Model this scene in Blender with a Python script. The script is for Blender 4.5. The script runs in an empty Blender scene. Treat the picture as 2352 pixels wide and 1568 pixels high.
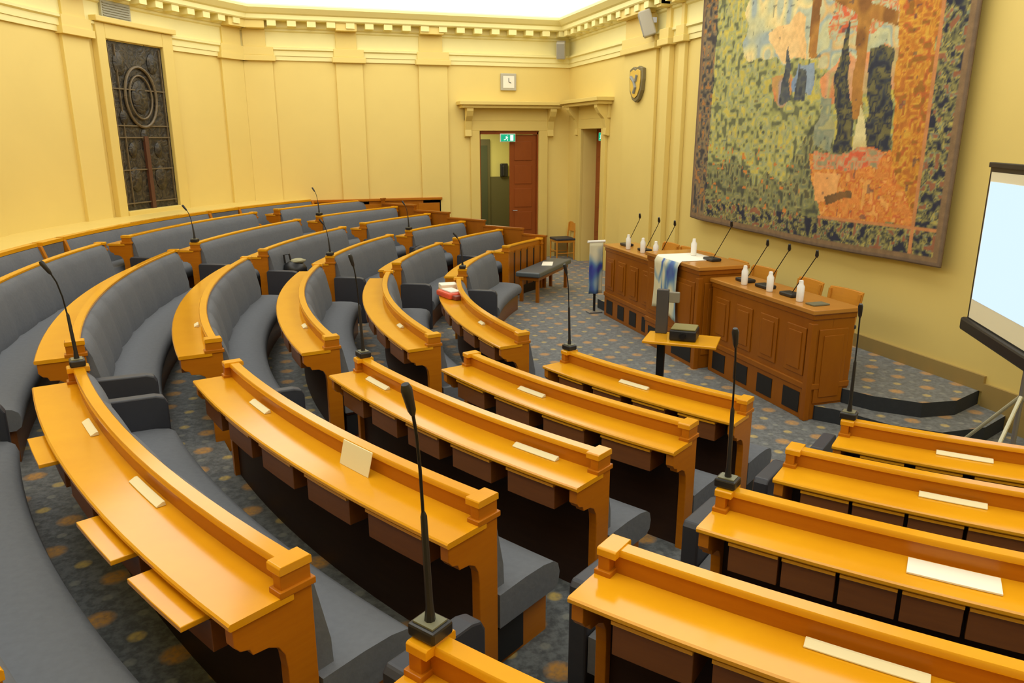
import bpy, bmesh, math, random
import numpy as np
from mathutils import Vector, Matrix
SC = bpy.context.scene
COL = SC.collection
R = math.radians
rnd = random.Random(7)

# ------------------------------------------------------------------ camera
PIT, YAW, ROL = 0.2640, 0.2983, -0.0018
cy_, sy_ = math.cos(YAW), math.sin(YAW)
F0 = Vector((sy_, cy_, 0)); R0 = Vector((cy_, -sy_, 0)); U0 = Vector((0, 0, 1))
FW = F0*math.cos(PIT) - U0*math.sin(PIT); UP = U0*math.cos(PIT) + F0*math.sin(PIT)
RT = R0*math.cos(ROL) + UP*math.sin(ROL); UP2 = UP*math.cos(ROL) - R0*math.sin(ROL)
cam_d = bpy.data.cameras.new('camera'); cam = bpy.data.objects.new('camera', cam_d); COL.objects.link(cam)
cam_d.sensor_width = 36; cam_d.lens = 1729.7*36/2352
cam.matrix_world = Matrix(((RT.x, UP2.x, -FW.x, 0), (RT.y, UP2.y, -FW.y, 0), (RT.z, UP2.z, -FW.z, 2.585), (0, 0, 0, 1)))
SC.camera = cam

# ------------------------------------------------------------------ view, world, light strengths
SC.view_settings.view_transform = 'Standard'
SC.view_settings.look = 'None'
SC.view_settings.exposure = 0.0
SC.view_settings.gamma = 1.0
SC.view_settings.use_curve_mapping = False
W = bpy.data.worlds.new('world'); SC.world = W; W.use_nodes = True
W.node_tree.nodes['Background'].inputs[0].default_value = (0.9, 0.85, 0.7, 1)
W.node_tree.nodes['Background'].inputs[1].default_value = 0.15
CEIL_BAND, CEIL_MID = 2.85, 0.48

# ------------------------------------------------------------------ room numbers (metres)
CX, CY = 8.159, 7.542            # centre of the rings of seats
XF, YF, YN = 6.205, 15.93, -0.85   # front wall, far wall, near wall
RW = 12.0                        # curved wall
RING = [None] + [6.257 + 0.8716*i for i in range(6)]
TIER = [None] + [0.0943*i for i in range(7)]
RWB = 11.222                     # rail of the bench along the curved wall
def pol(r, a, z=0.0): return Vector((CX + r*math.cos(R(a)), CY + r*math.sin(R(a)), z))

# ------------------------------------------------------------------ materials
def nt(name):
    m = bpy.data.materials.new(name); m.use_nodes = True
    return m, m.node_tree, m.node_tree.nodes['Principled BSDF']
def N(t, kind, **kw):
    n = t.nodes.new(kind)
    for k, v in kw.items():
        if k.startswith('i_'): n.inputs[k[2:]].default_value = v
        else: setattr(n, k, v)
    return n
def wood(name, c1, c2, rough=0.28, scale=1.0, coat=0.25, grain=(1.5, 1.5, 14), spec=.28):
    m, t, b = nt(name)
    tc = N(t, 'ShaderNodeTexCoord'); mp = N(t, 'ShaderNodeMapping'); mp.inputs['Scale'].default_value = [g*scale for g in grain]
    no = N(t, 'ShaderNodeTexNoise', i_Scale=3.0, i_Detail=5.0, i_Roughness=0.6)
    n2 = N(t, 'ShaderNodeTexNoise', i_Scale=1.1, i_Detail=1.0)
    mx = N(t, 'ShaderNodeMixRGB', blend_type='MIX'); mx.inputs[1].default_value = (*c1, 1); mx.inputs[2].default_value = (*c2, 1)
    ad = N(t, 'ShaderNodeMath', operation='ADD'); su = N(t, 'ShaderNodeMath', operation='MULTIPLY_ADD'); su.inputs[1].default_value = 0.9; su.inputs[2].default_value = -0.4
    L = t.links.new
    L(tc.outputs['Object'], mp.inputs[0]); L(mp.outputs[0], no.inputs['Vector']); L(tc.outputs['Object'], n2.inputs['Vector'])
    L(no.outputs[0], ad.inputs[0]); L(n2.outputs[0], ad.inputs[1]); L(ad.outputs[0], su.inputs[0]); su.use_clamp = True
    L(su.outputs[0], mx.inputs[0]); L(mx.outputs[0], b.inputs['Base Color'])
    b.inputs['Roughness'].default_value = rough; b.inputs['Coat Weight'].default_value = coat; b.inputs['Coat Roughness'].default_value = 0.12; b.inputs['Specular IOR Level'].default_value = spec
    return m
def plain(name, c, rough=0.5, metal=0.0, var=0.0, scale=8.0, bump=0.0, emit=None):
    m, t, b = nt(name)
    b.inputs['Base Color'].default_value = (*c, 1); b.inputs['Roughness'].default_value = rough; b.inputs['Metallic'].default_value = metal
    if var or bump:
        tc = N(t, 'ShaderNodeTexCoord'); no = N(t, 'ShaderNodeTexNoise', i_Scale=scale, i_Detail=4.0); L = t.links.new
        L(tc.outputs['Object'], no.inputs['Vector'])
        if var:
            mx = N(t, 'ShaderNodeMixRGB'); mx.inputs[1].default_value = (*[x*(1-var) for x in c], 1); mx.inputs[2].default_value = (*[min(1, x*(1+var)) for x in c], 1)
            L(no.outputs[0], mx.inputs[0]); L(mx.outputs[0], b.inputs['Base Color'])
        if bump:
            bp = N(t, 'ShaderNodeBump', i_Strength=bump, i_Distance=0.01); L(no.outputs[0], bp.inputs['Height']); L(bp.outputs[0], b.inputs['Normal'])
    if emit:
        b.inputs['Emission Color'].default_value = (*c, 1); b.inputs['Emission Strength'].default_value = emit
    return m
def carpet():
    m, t, b = nt('patterned carpet'); L = t.links.new
    tc = N(t, 'ShaderNodeTexCoord'); sx = N(t, 'ShaderNodeSeparateXYZ'); L(tc.outputs['Object'], sx.inputs[0])
    def lattice(dx, dy, per, rx, ry):
        out = []
        for i, (d, r) in enumerate(((dx, rx), (dy, ry))):
            a = N(t, 'ShaderNodeMath', operation='MULTIPLY_ADD'); a.inputs[1].default_value = 1/per; a.inputs[2].default_value = d; L(sx.outputs[i], a.inputs[0])
            f = N(t, 'ShaderNodeMath', operation='FRACT'); L(a.outputs[0], f.inputs[0])
            s = N(t, 'ShaderNodeMath', operation='SUBTRACT'); s.inputs[1].default_value = 0.5; L(f.outputs[0], s.inputs[0])
            q = N(t, 'ShaderNodeMath', operation='MULTIPLY'); q.inputs[1].default_value = per/r; L(s.outputs[0], q.inputs[0])
            p = N(t, 'ShaderNodeMath', operation='POWER'); p.inputs[1].default_value = 2; L(q.outputs[0], p.inputs[0])
            ab = N(t, 'ShaderNodeMath', operation='ABSOLUTE'); L(q.outputs[0], ab.inputs[0])
            p2 = N(t, 'ShaderNodeMath', operation='MULTIPLY'); L(ab.outputs[0], p2.inputs[0]); L(ab.outputs[0], p2.inputs[1]); out.append(p2)
        s = N(t, 'ShaderNodeMath', operation='ADD'); L(out[0].outputs[0], s.inputs[0]); L(out[1].outputs[0], s.inputs[1])
        return s
    def mask(s, lo, hi):
        mr = N(t, 'ShaderNodeMapRange'); mr.inputs['From Min'].default_value = lo; mr.inputs['From Max'].default_value = hi
        mr.inputs['To Min'].default_value = 1; mr.inputs['To Max'].default_value = 0; L(s.outputs[0], mr.inputs[0]); return mr
    no = N(t, 'ShaderNodeTexNoise', i_Scale=26.0, i_Detail=3.0, i_Roughness=0.6); L(tc.outputs['Object'], no.inputs['Vector'])
    base = N(t, 'ShaderNodeValToRGB'); e = base.color_ramp.elements
    e[0].position = 0.38; e[0].color = (0.038, 0.046, 0.052, 1); e[1].position = 0.62; e[1].color = (0.105, 0.118, 0.125, 1)
    L(no.outputs[0], base.inputs[0])
    cur = base.outputs[0]
    for (dx, dy, per, rx, ry, c, lo, hi) in ((0, 0, .36, .075, .075, (0.42, .20, .025), .25, 1.0), (.5, .5, .36, .045, .045, (.42, .30, .07), .3, 1.0), (0.5, 0, .36, .03, .03, (.16, .17, .15), .4, 1), (0, .5, .36, .03, .03, (.16, .17, .15), .4, 1)):
        mk = mask(lattice(dx, dy, per, rx, ry), lo, hi)
        n3 = N(t, 'ShaderNodeTexNoise', i_Scale=45.0); L(tc.outputs['Object'], n3.inputs['Vector'])
        mu = N(t, 'ShaderNodeMath', operation='MULTIPLY'); L(mk.outputs[0], mu.inputs[0]); L(n3.outputs[0], mu.inputs[1])
        m2 = N(t, 'ShaderNodeMath', operation='MULTIPLY'); m2.inputs[1].default_value = 1.6; m2.use_clamp = True; L(mu.outputs[0], m2.inputs[0])
        mx = N(t, 'ShaderNodeMixRGB'); mx.inputs[2].default_value = (*c, 1); L(m2.outputs[0], mx.inputs[0]); L(cur, mx.inputs[1]); cur = mx.outputs[0]
    L(cur, b.inputs['Base Color']); b.inputs['Roughness'].default_value = 0.95
    b.inputs['Sheen Weight'].default_value = 0.4
    return m
M = {}
M['oak'] = wood('golden oak', (0.76, 0.37, 0.010), (0.64, 0.27, 0.006), 0.15, coat=0.0, spec=.45)
M['oak_panel'] = wood('amber oak panel', (0.50, 0.175, 0.006), (0.38, 0.115, 0.004), 0.30, coat=0.0)
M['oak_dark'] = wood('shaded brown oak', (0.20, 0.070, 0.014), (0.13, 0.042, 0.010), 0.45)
M['oak_black'] = wood('near black oak', (0.040, 0.018, 0.010), (0.022, 0.010, 0.007), 0.5, coat=0.0)  # near black brown wood for the boards below the desks
M['podium'] = wood('red brown oak', (0.25, 0.072, 0.003), (0.35, 0.116, 0.005), 0.36, coat=0.0, grain=(3, 3, 1.0))
M['podium_top'] = wood('brown oak top', (0.50, 0.22, 0.035), (0.40, 0.16, 0.02), 0.28)
M['door'] = wood('mahogany door', (0.30, 0.070, 0.010), (0.22, 0.048, 0.008), 0.35, grain=(3, 3, 0.8))
M['chairwood'] = wood('light orange wood', (0.62, 0.26, 0.025), (0.52, 0.20, 0.02), 0.35)
M['grey'] = plain('grey wool upholstery', (0.120, 0.130, 0.150), 0.9, var=0.12, scale=30, bump=0.25)
M['navy'] = plain('dark blue grey leather', (0.030, 0.033, 0.045), 0.5, var=0.1, scale=20)
M['wall'] = plain('cream yellow plaster', (0.76, 0.59, 0.185), 0.6, var=0.05, scale=1.3)
M['stone'] = plain('pale yellow plaster moulding', (0.83, 0.74, 0.33), 0.55, var=0.03, scale=2)
M['surround'] = plain('cream stone surround', (0.72, 0.55, 0.16), 0.55, var=0.05, scale=2)
M['base'] = plain('tan baseboard', (0.34, 0.235, 0.075), 0.5, var=0.05)
M['black'] = plain('black plastic', (0.012, 0.012, 0.014), 0.4)
M['blackmetal'] = plain('black metal', (0.02, 0.02, 0.022), 0.35, metal=0.6)
M['steel'] = plain('brushed grey metal', (0.35, 0.35, 0.36), 0.4, metal=0.8)
M['grille'] = plain('dark metal grille', (0.022, 0.022, 0.024), 0.5, metal=0.4)
M['paper'] = plain('white paper', (0.86, 0.82, 0.70), 0.7)
M['card'] = plain('cream card', (0.80, 0.72, 0.45), 0.7)
M['cup'] = plain('white plastic', (0.85, 0.84, 0.80), 0.35)
M['carpet'] = carpet()
M['riser'] = plain('shade-toned carpet riser', (0.022, 0.026, 0.032), 0.95, var=.2, scale=30)  # near black stands in for shade on the step and tier risers
M['greenpaint'] = plain('olive corridor plaster', (0.50, 0.45, 0.14), 0.6)
M['darkgreen'] = plain('dark olive paint', (0.085, 0.075, 0.03), 0.4)

def emission(name, c, s):
    m = bpy.data.materials.new(name); m.use_nodes = True; t = m.node_tree; t.nodes.clear()
    o = N(t, 'ShaderNodeOutputMaterial'); e = N(t, 'ShaderNodeEmission'); e.inputs[0].default_value = (*c, 1); e.inputs[1].default_value = s
    t.links.new(e.outputs[0], o.inputs[0]); return m
M['band'] = emission('bright glass ceiling edge', (1.0, 0.97, 0.86), CEIL_BAND)
M['mid'] = emission('glass ceiling middle', (1.0, 0.97, 0.86), CEIL_MID)

# ------------------------------------------------------------------ mesh helpers
class MB:
    def __init__(s): s.v = []; s.f = []
    def add(s, vs, fs):
        n = len(s.v); s.v += [tuple(v) for v in vs]; s.f += [tuple(i+n for i in f) for f in fs]; return s
    def box(s, x0, x1, y0, y1, z0, z1, mat=None):
        vs = [Vector((x, y, z)) for z in (z0, z1) for (x, y) in ((x0, y0), (x1, y0), (x1, y1), (x0, y1))]
        if mat is not None: vs = [mat @ v for v in vs]
        return s.add(vs, [(3, 2, 1, 0), (4, 5, 6, 7), (0, 1, 5, 4), (1, 2, 6, 5), (2, 3, 7, 6), (3, 0, 4, 7)])
    def poly(s, pts, z0, z1):
        """vertical prism of an XY outline"""
        n = len(pts); vs = [(x, y, z0) for x, y in pts] + [(x, y, z1) for x, y in pts]
        return s.add(vs, [tuple(range(n))[::-1], tuple(range(n, 2*n))] + [(i, (i+1) % n, n+(i+1) % n, n+i) for i in range(n)])
    def prism(s, ring0, ring1):
        n = len(ring0)
        return s.add(list(ring0)+list(ring1), [tuple(range(n))[::-1], tuple(range(n, 2*n))] + [(i, (i+1) % n, n+(i+1) % n, n+i) for i in range(n)])
    def loft(s, rings, closed=True, caps=True):
        n = len(rings[0]); m = len(rings); vs = [p for r in rings for p in r]; fs = []
        for j in range(m-1):
            for i in range(n if closed else n-1):
                k = (i+1) % n; fs.append((j*n+i, j*n+k, (j+1)*n+k, (j+1)*n+i))
        if caps and closed: fs += [tuple(range(n))[::-1], tuple(range((m-1)*n, m*n))]
        return s.add(vs, fs)
    def arc(s, prof, a0, a1, step=1.2, wob=None, caps=True):
        """sweep an (r, z) profile round the ring centre; prof may be a function of t in 0..1"""
        n = max(2, int(math.ceil(abs(a1-a0)/step))); rings = []
        for j in range(n+1):
            a = a0 + (a1-a0)*j/n; p = prof(a) if callable(prof) else prof
            rings.append([pol(r, a, z) for r, z in p])
        return s.loft(rings, True, caps)
    def tube(s, pts, r, n=8):
        pts = [Vector(p) for p in pts]; rs = r if isinstance(r, (list, tuple)) else [r]*len(pts); rings = []
        for i, p in enumerate(pts):
            d = (pts[min(i+1, len(pts)-1)] - pts[max(i-1, 0)]).normalized()
            u = d.orthogonal().normalized() if abs(d.z) > .9 else d.cross(Vector((0, 0, 1))).normalized(); w = d.cross(u)
            if i and rings:
                u = (pu - d*pu.dot(d)).normalized(); w = d.cross(u)
            pu = u
            rings.append([p + (u*math.cos(2*math.pi*k/n) + w*math.sin(2*math.pi*k/n))*rs[i] for k in range(n)])
        return s.loft(rings)
    def lathe(s, c, prof, n=20):
        c = Vector(c); rings = [[c + Vector((r*math.cos(2*math.pi*k/n), r*math.sin(2*math.pi*k/n), z)) for k in range(n)] for r, z in prof]
        return s.loft(rings)
    def build(s, name, mat, parent=None, bevel=0, smooth=False, seg=2):
        me = bpy.data.meshes.new(name); org = Vector((0, 0, 0))
        if parent is not None: org = ORG[parent.name]
        inv = ROTI.get(parent.name) if parent is not None else None
        vs = [Vector(v) - org for v in s.v]
        if parent is None and s.v:
            bb = [min(v[i] for v in s.v) for i in range(3)], [max(v[i] for v in s.v) for i in range(3)]
            org = Vector(((bb[0][0]+bb[1][0])/2, (bb[0][1]+bb[1][1])/2, bb[0][2])); vs = [Vector(v)-org for v in s.v]
        me.from_pydata(vs, [], s.f); me.materials.append(M[mat] if isinstance(mat, str) else mat)
        bm = bmesh.new(); bm.from_mesh(me); bmesh.ops.recalc_face_normals(bm, faces=bm.faces); bm.to_mesh(me); bm.free()
        o = bpy.data.objects.new(name, me); COL.objects.link(o)
        if parent is not None: o.parent = parent
        else: o.location = org
        if parent is None: ORG[o.name] = org
        else: ORG[o.name] = ORG[parent.name]
        if bevel:
            b = o.modifiers.new('bevel', 'BEVEL'); b.width = bevel; b.segments = seg; b.limit_method = 'ANGLE'; b.angle_limit = R(40)
        if smooth:
            for p in me.polygons: p.use_smooth = True
            try: me.set_sharp_from_angle(angle=R(40))
            except Exception: pass
        return o
def riser(o):  # upright faces get the painted-shade riser colour, without motifs
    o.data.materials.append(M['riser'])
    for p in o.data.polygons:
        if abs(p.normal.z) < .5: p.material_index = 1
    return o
ORG = {}; ROTI = {}
def tag(o, label, cat, group=None, kind=None):
    o['label'] = label; o['category'] = cat
    if group: o['group'] = group
    if kind: o['kind'] = kind
    return o
def thing(name, label, cat, loc, group=None):
    o = bpy.data.objects.new(name, None); COL.objects.link(o); o.empty_display_size = 0.1
    o.location = loc; ORG[o.name] = Vector(loc); tag(o, label, cat, group); return o
def struct(o): o['kind'] = 'structure'; return o
def copy_thing(root, loc, rz=0.0, label=None):
    r = root.copy(); COL.objects.link(r); r.location = loc; r.rotation_euler = (0, 0, rz)
    if label: r['label'] = label
    for ch in [c for c in bpy.data.objects if c.parent == root]:
        c = ch.copy(); COL.objects.link(c); c.parent = r
        for g in [x for x in bpy.data.objects if x.parent == ch]:
            d = g.copy(); COL.objects.link(d); d.parent = c
    return r

# ------------------------------------------------------------------ floor and tiers
struct(MB().box(-5.2, XF+.35, YN-.3, YF+.3, -0.1, 0).build('floor', 'carpet'))
def clampY(mb):
    mb.v = [(x, min(max(y, YN), YF), z) for x, y, z in mb.v]; return mb
for k in range(2, 8):
    r0 = RING[k-1]; a0, a1 = 126.5, 231.5
    mb = MB().arc([(r0, 0.0), (RW, 0.0), (RW, TIER[k]), (r0, TIER[k])] if k == 2 else [(r0, TIER[k-1]), (RW, TIER[k-1]), (RW, TIER[k]), (r0, TIER[k])], a0, a1)
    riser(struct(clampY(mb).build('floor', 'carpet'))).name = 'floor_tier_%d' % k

# ------------------------------------------------------------------ walls
def wall_x(name, x0, x1, y0, y1, h, holes, mat='wall'):
    """wall along Y with rectangular holes (ya, yb, ztop)"""
    mb = MB(); y = y0
    for (a, b, zt) in holes:
        mb.box(x0, x1, y, a, 0, h); mb.box(x0, x1, a, b, zt, h); y = b
    mb.box(x0, x1, y, y1, 0, h); return struct(mb.build(name, mat))
def wall_y(name, y0, y1, x0, x1, h, holes, mat='wall'):
    mb = MB(); x = x0
    for (a, b, zt) in holes:
        mb.box(x, a, y0, y1, 0, h); mb.box(a, b, y0, y1, zt, h); x = b
    mb.box(x, x1, y0, y1, 0, h); return struct(mb.build(name, mat))
AE = math.degrees(math.asin((YF-CY)/RW)); AE = 180-AE       # where the curved wall meets the far wall
XC = CX + RW*math.cos(R(AE))
HW = 5.25
wall_x('wall_front', XF, XF+.42, YN-.3, YF+.3, HW, [(14.06, 15.10, 2.76)])
wall_y('wall_far', YF, YF+.3, XC-.4, XF, HW, [(4.18, 5.50, 2.73)])
wall_y('wall_near', YN-.3, YN, XC-.4, XF, HW, [])
struct(MB().arc([(RW, 0), (RW+.3, 0), (RW+.3, HW), (RW, HW)], AE-.3, 360-AE+.3, 2.0).build('wall_left', 'wall', smooth=True))

# glass ceiling: bright rim and a calmer middle
def ring_xy(rin):
    """room outline moved inwards by rin"""
    a = 180-math.degrees(math.asin((YF-rin-CY)/(RW-rin))); pts = [(XF-rin, YN+rin), (XF-rin, YF-rin)]
    n = 24
    a_end = 180+math.degrees(math.asin((CY-YN-rin)/(RW-rin)))
    for i in range(n+1):
        p = pol(RW-rin, a+(a_end-a)*i/n); pts.append((p.x, p.y))
    return pts
o_, i_ = ring_xy(0.0), ring_xy(3.0)
mb = MB(); n = len(o_)
mb.add([(x, y, 5.02) for x, y in o_]+[(x, y, 5.02) for x, y in i_], [(i, (i+1) % n, n+(i+1) % n, n+i) for i in range(n)])
struct(mb.build('ceiling', 'band'))
c2 = MB().add([(x, y, 5.02) for x, y in i_], [tuple(range(n))]).build('ceiling', 'mid'); struct(c2); c2.name = 'ceiling_middle'
struct(MB().poly(ring_xy(-0.25), 5.27, 5.35).build('ceiling', 'wall')).name = 'ceiling_slab'

# entablature swept round the room: architrave, frieze, cornice
def inset(d): return ring_xy(d)
def sweep_room(name, prof, mat, y_front_from=None):
    """prof: closed list of (distance from wall, z)"""
    rings = []
    outl = [inset(d) for d, z in prof]; n = len(outl[0])
    mb = MB(); vs = []
    for i in range(n):
        for j, (d, z) in enumerate(prof): vs.append((outl[j][i][0], outl[j][i][1], z))
    m = len(prof); fs = []
    for i in range(n):
        k = (i+1) % n
        for j in range(m):
            l = (j+1) % m; fs.append((i*m+j, i*m+l, k*m+l, k*m+j))
    mb.add(vs, fs); return struct(mb.build(name, mat))
sweep_room('trim_1', [(0, 4.02), (.035, 4.02), (.035, 4.10), (.05, 4.10), (.05, 4.19), (.085, 4.21), (.085, 4.245), (.03, 4.26), (.03, 4.52), (.06, 4.54), (.06, 4.59), (0, 4.59)], 'stone')
sweep_room('trim_2', [(0, 4.70), (.30, 4.70), (.32, 4.72), (.32, 4.79), (.36, 4.81), (.42, 4.87), (.44, 4.89), (.44, 4.93), (.41, 4.96), (0, 4.96)], 'stone')
sweep_room('trim_3', [(0, 4.58), (.08, 4.58), (.10, 4.60), (.10, 4.71), (0, 4.71)], 'stone')
# modillion blocks under the cornice
mb = MB()
x = XC+.5
while x < XF-.3:
    mb.box(x, x+.16, YF-.29, YF-.08, 4.60, 4.705); x += .36
y = YN+.4
while y < YF-.3:
    mb.box(XF-.29, XF-.08, y, y+.16, 4.60, 4.705); y += .36
a = AE+1.2
while a < 360-AE-1:
    mb.arc([(RW-.29, 4.60), (RW-.08, 4.60), (RW-.08, 4.705), (RW-.29, 4.705)], a, a+.8); a += 1.75
struct(mb.build('trim_4', 'stone'))

# pilasters with a capital break in the entablature
def pil_far(i, x0, x1):
    mb = MB().box(x0, x1, YF-.05, YF, 0.5, 4.02).box(x0-.06, x1+.06, YF-.12, YF, 4.0, 4.10).box(x0-.03, x1+.03, YF-.10, YF, 4.10, 4.25).box(x0+.02, x1-.10, YF-.07, YF, 4.25, 4.56).box(x0+.02, x1-.10, YF-.26, YF, 4.56, 4.72)
    struct(mb.build('trim_%d' % i, 'wall', bevel=.008))
pil_far(5, XC+.02, XC+.55); pil_far(6, 1.30, 1.82); pil_far(7, 2.93, 3.52)
def pil_arc(i, a0, a1):
    mb = MB()
    for (p0, r0, z0, z1, e) in ((0, .05, .5, 4.02, 0), (0, .12, 4.0, 4.10, .3), (0, .10, 4.10, 4.25, .15), (0, .07, 4.25, 4.56, -.2), (0, .26, 4.56, 4.72, -.2)):
        mb.arc([(RW-r0, z0), (RW, z0), (RW, z1), (RW-r0, z1)], a0-e, a1+e, .8)
    struct(mb.build('trim_%d' % i, 'wall'))
pil_arc(8, 152.5, 155.1); pil_arc(9, AE+.1, 138.3); pil_arc(10, 163.2, 165.8)
def pil_front(i, y0, y1, d=.06):
    mb = MB().box(XF-d, XF, y0, y1, 0.0, 4.02).box(XF-d-.07, XF, y0-.06, y1+.06, 4.0, 4.10).box(XF-d-.05, XF, y0-.03, y1+.03, 4.10, 4.25).box(XF-.08, XF, y0+.05, y1-.05, 4.25, 4.56).box(XF-.26, XF, y0+.05, y1-.05, 4.56, 4.72)
    struct(mb.build('trim_%d' % i, 'wall', bevel=.008))
pil_front(11, 11.90, 13.10); pil_front(12, 11.38, 11.62, .10); pil_front(13, 10.95, 11.14, .07)

# wide ledge behind the wall bench and wooden dado on the far wall
mb = clampY(MB().arc([(RWB+.05, 1.36), (RW, 1.36), (RW, 1.40), (RWB+.05, 1.40)], AE-4, 360-AE+.2))
struct(mb.build('trim_14', 'surround'))
mb = MB().box(XC, 3.32, YF-.05, YF, .5, 1.33).box(XC, 3.34, YF-.09, YF, 1.33, 1.38)
for i in range(6): mb.box(XC+.35+i*.58, XC+.35+i*.58+.46, YF-.062, YF-.05, .75, 1.27)
struct(mb.build('trim_15', 'oak_panel', bevel=.006))
# baseboards
struct(MB().box(XF-.03, XF, 5.1, 11.9, .28, .43).box(XF-.03, XF, YN, 5.1, 0, .36).build('baseboard_front', 'base'))
struct(MB().box(5.9, XF, YF-.03, YF, 0, .3).box(3.4, 3.75, YF-.03, YF, 0, .3).build('baseboard_far', 'base'))

# ------------------------------------------------------------------ dark carved panel in the curved wall
A0, A1, Z0, Z1 = 145.05, 151.05, 1.47, 4.03
mb = MB()
for (b0, b1, z0, z1, d) in ((A0-1.1, A0, Z0-.1, Z1+.22, .10), (A1, A1+.9, Z0-.1, Z1+.22, .10), (A0, A1, Z1, Z1+.22, .10), (A0-1.3, A1+1.1, Z1+.22, Z1+.30, .16), (A0, A1, Z0-.10, Z0, .12)):
    mb.arc([(RW-d, z0), (RW, z0), (RW, z1), (RW-d, z1)], b0, b1, 1.0)
struct(mb.build('trim_16', 'surround', bevel=.01))
def relief_mat(name, c1, c2, sc):
    m, t, b = nt(name); L = t.links.new
    tc = N(t, 'ShaderNodeTexCoord'); no = N(t, 'ShaderNodeTexNoise', i_Scale=sc, i_Detail=5.0, i_Distortion=1.5); L(tc.outputs['Object'], no.inputs['Vector'])
    cr = N(t, 'ShaderNodeValToRGB'); e = cr.color_ramp.elements; e[0].position = .42; e[1].position = .62; e[0].color = (*c1, 1); e[1].color = (*c2, 1)
    L(no.outputs[0], cr.inputs[0]); L(cr.outputs[0], b.inputs['Base Color']); b.inputs['Roughness'].default_value = .5
    bp = N(t, 'ShaderNodeBump', i_Strength=.6, i_Distance=.03); L(no.outputs[0], bp.inputs['Height']); L(bp.outputs[0], b.inputs['Normal']); return m
M['relief'] = relief_mat('dark carved bronze', (0.012, 0.010, 0.008), (0.055, 0.042, 0.022), 9)
M['relief2'] = plain('bronze relief line', (0.13, 0.095, 0.05), .5, var=.3, scale=10)
M['reddish'] = plain('reddish brown stile', (0.085, 0.03, 0.015), .5)
t = thing('carved_panel', 'tall dark carved panel with an oval medallion set in the curved cream wall', 'panel', pol(RW-.05, 148, Z0))
MB().arc([(RW-.035, Z0), (RW-.004, Z0), (RW-.004, Z1), (RW-.035, Z1)], A0, A1, .8).build('back_panel', 'relief', t)
mb = MB()
def arcbar(mb, b0, b1, z0, z1, d0=.035, d1=.06): mb.arc([(RW-d1, z0), (RW-d0, z0), (RW-d0, z1), (RW-d1, z1)], b0, b1, .8)
for z in (Z0+.10, Z0+.62, Z0+1.12, Z0+1.30, Z0+1.85): arcbar(mb, A0+.2, A1-.2, z, z+.02)
for b in (A0+.3, A0+5.0, A1-.3): arcbar(mb, b-.03, b+.03, Z0+.05, Z1-.05)
mb.build('lead_bars', 'relief2', t)
mb = MB(); pts = []
for ring, rr in ((1.0, .022), (.72, .015)):
    mb.tube([pol(RW-.06, 147.9+1.65*ring*math.cos(2*math.pi*i/28), 3.22+.46*ring*math.sin(2*math.pi*i/28)) for i in range(29)], rr, 6)
mb.build('medallion', 'relief2', t)
mb = MB(); arcbar(mb, 147.75, 148.15, Z0, Z0+1.15, .035, .08); mb.build('stile', 'reddish', t)
mb = MB()
for (a_, z_, s_) in ((147.9, 3.22, .26), (147.9, 2.62, .12), (146.2, 3.75, .16), (149.7, 3.7, .18), (149.9, 2.9, .12), (149.4, 1.95, .2), (146.6, 1.95, .2), (149.4, 2.4, .12), (146.6, 2.4, .12)):
    c = pol(RW-.045, a_, z_); u = Vector((-math.sin(R(a_)), math.cos(R(a_)), 0)); w = pol(1, a_)-pol(0, a_); rings = []
    for j in range(4):
        f = math.cos(j*math.pi/6); rings.append([c + u*s_*f*.7*math.cos(q*math.pi/6) + Vector((0, 0, s_*f*math.sin(q*math.pi/6))) - w*.012*j for q in range(12)])
    MB().loft(rings).build('relief_figure', 'relief', t, smooth=True)

# grey louvre above it
t = thing('wall_louvre', 'grey rectangular louvre high on the curved wall above the carved panel', 'vent', pol(RW-.06, 149.5, 4.33))
MB().arc([(RW-.075, 4.30), (RW-.03, 4.30), (RW-.03, 4.58), (RW-.075, 4.58)], 148.0, 151.0, .7).build('frame', plain('pale grey vent', (.42, .40, .28), .5), t)
mb = MB()
for i in range(7): mb.arc([(RW-.09, 4.325+i*.035), (RW-.07, 4.325+i*.035), (RW-.07, 4.34+i*.035), (RW-.09, 4.34+i*.035)], 148.15, 150.85, .7)
mb.build('slats', plain('grey vent slat', (.30, .29, .22), .5), t)

# ------------------------------------------------------------------ far doorway with open leaf, corridor beyond
mb = MB()
for x0, x1 in ((3.98, 4.18), (5.50, 5.70)): mb.box(x0, x1, YF-.06, YF, 0, 2.73)
mb.box(3.98, 5.70, YF-.06, YF, 2.73, 2.93).box(3.86, 5.82, YF-.06, YF, 2.93, 3.18).box(3.76, 5.92, YF-.30, YF, 3.18, 3.24).box(3.70, 5.98, YF-.36, YF, 3.24, 3.31)
for x in (3.86, 5.68):
    prof = [(YF-.28, 3.18), (YF-.28, 3.12), (YF-.22, 3.02), (YF-.12, 2.92), (YF-.08, 2.75), (YF-.10, 2.62), (YF-.04, 2.60), (YF, 2.60), (YF, 3.18)]
    mb.prism([(x, y, z) for y, z in prof], [(x+.14, y, z) for y, z in prof])
struct(mb.build('trim_17', 'surround', bevel=.006))
mb = MB().box(4.18, 4.21, YF, YF+.3, 0, 2.70).box(5.47, 5.50, YF, YF+.3, 0, 2.70).box(4.18, 5.50, YF, YF+.3, 2.66, 2.73)
struct(mb.build('trim_18', 'door'))
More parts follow.
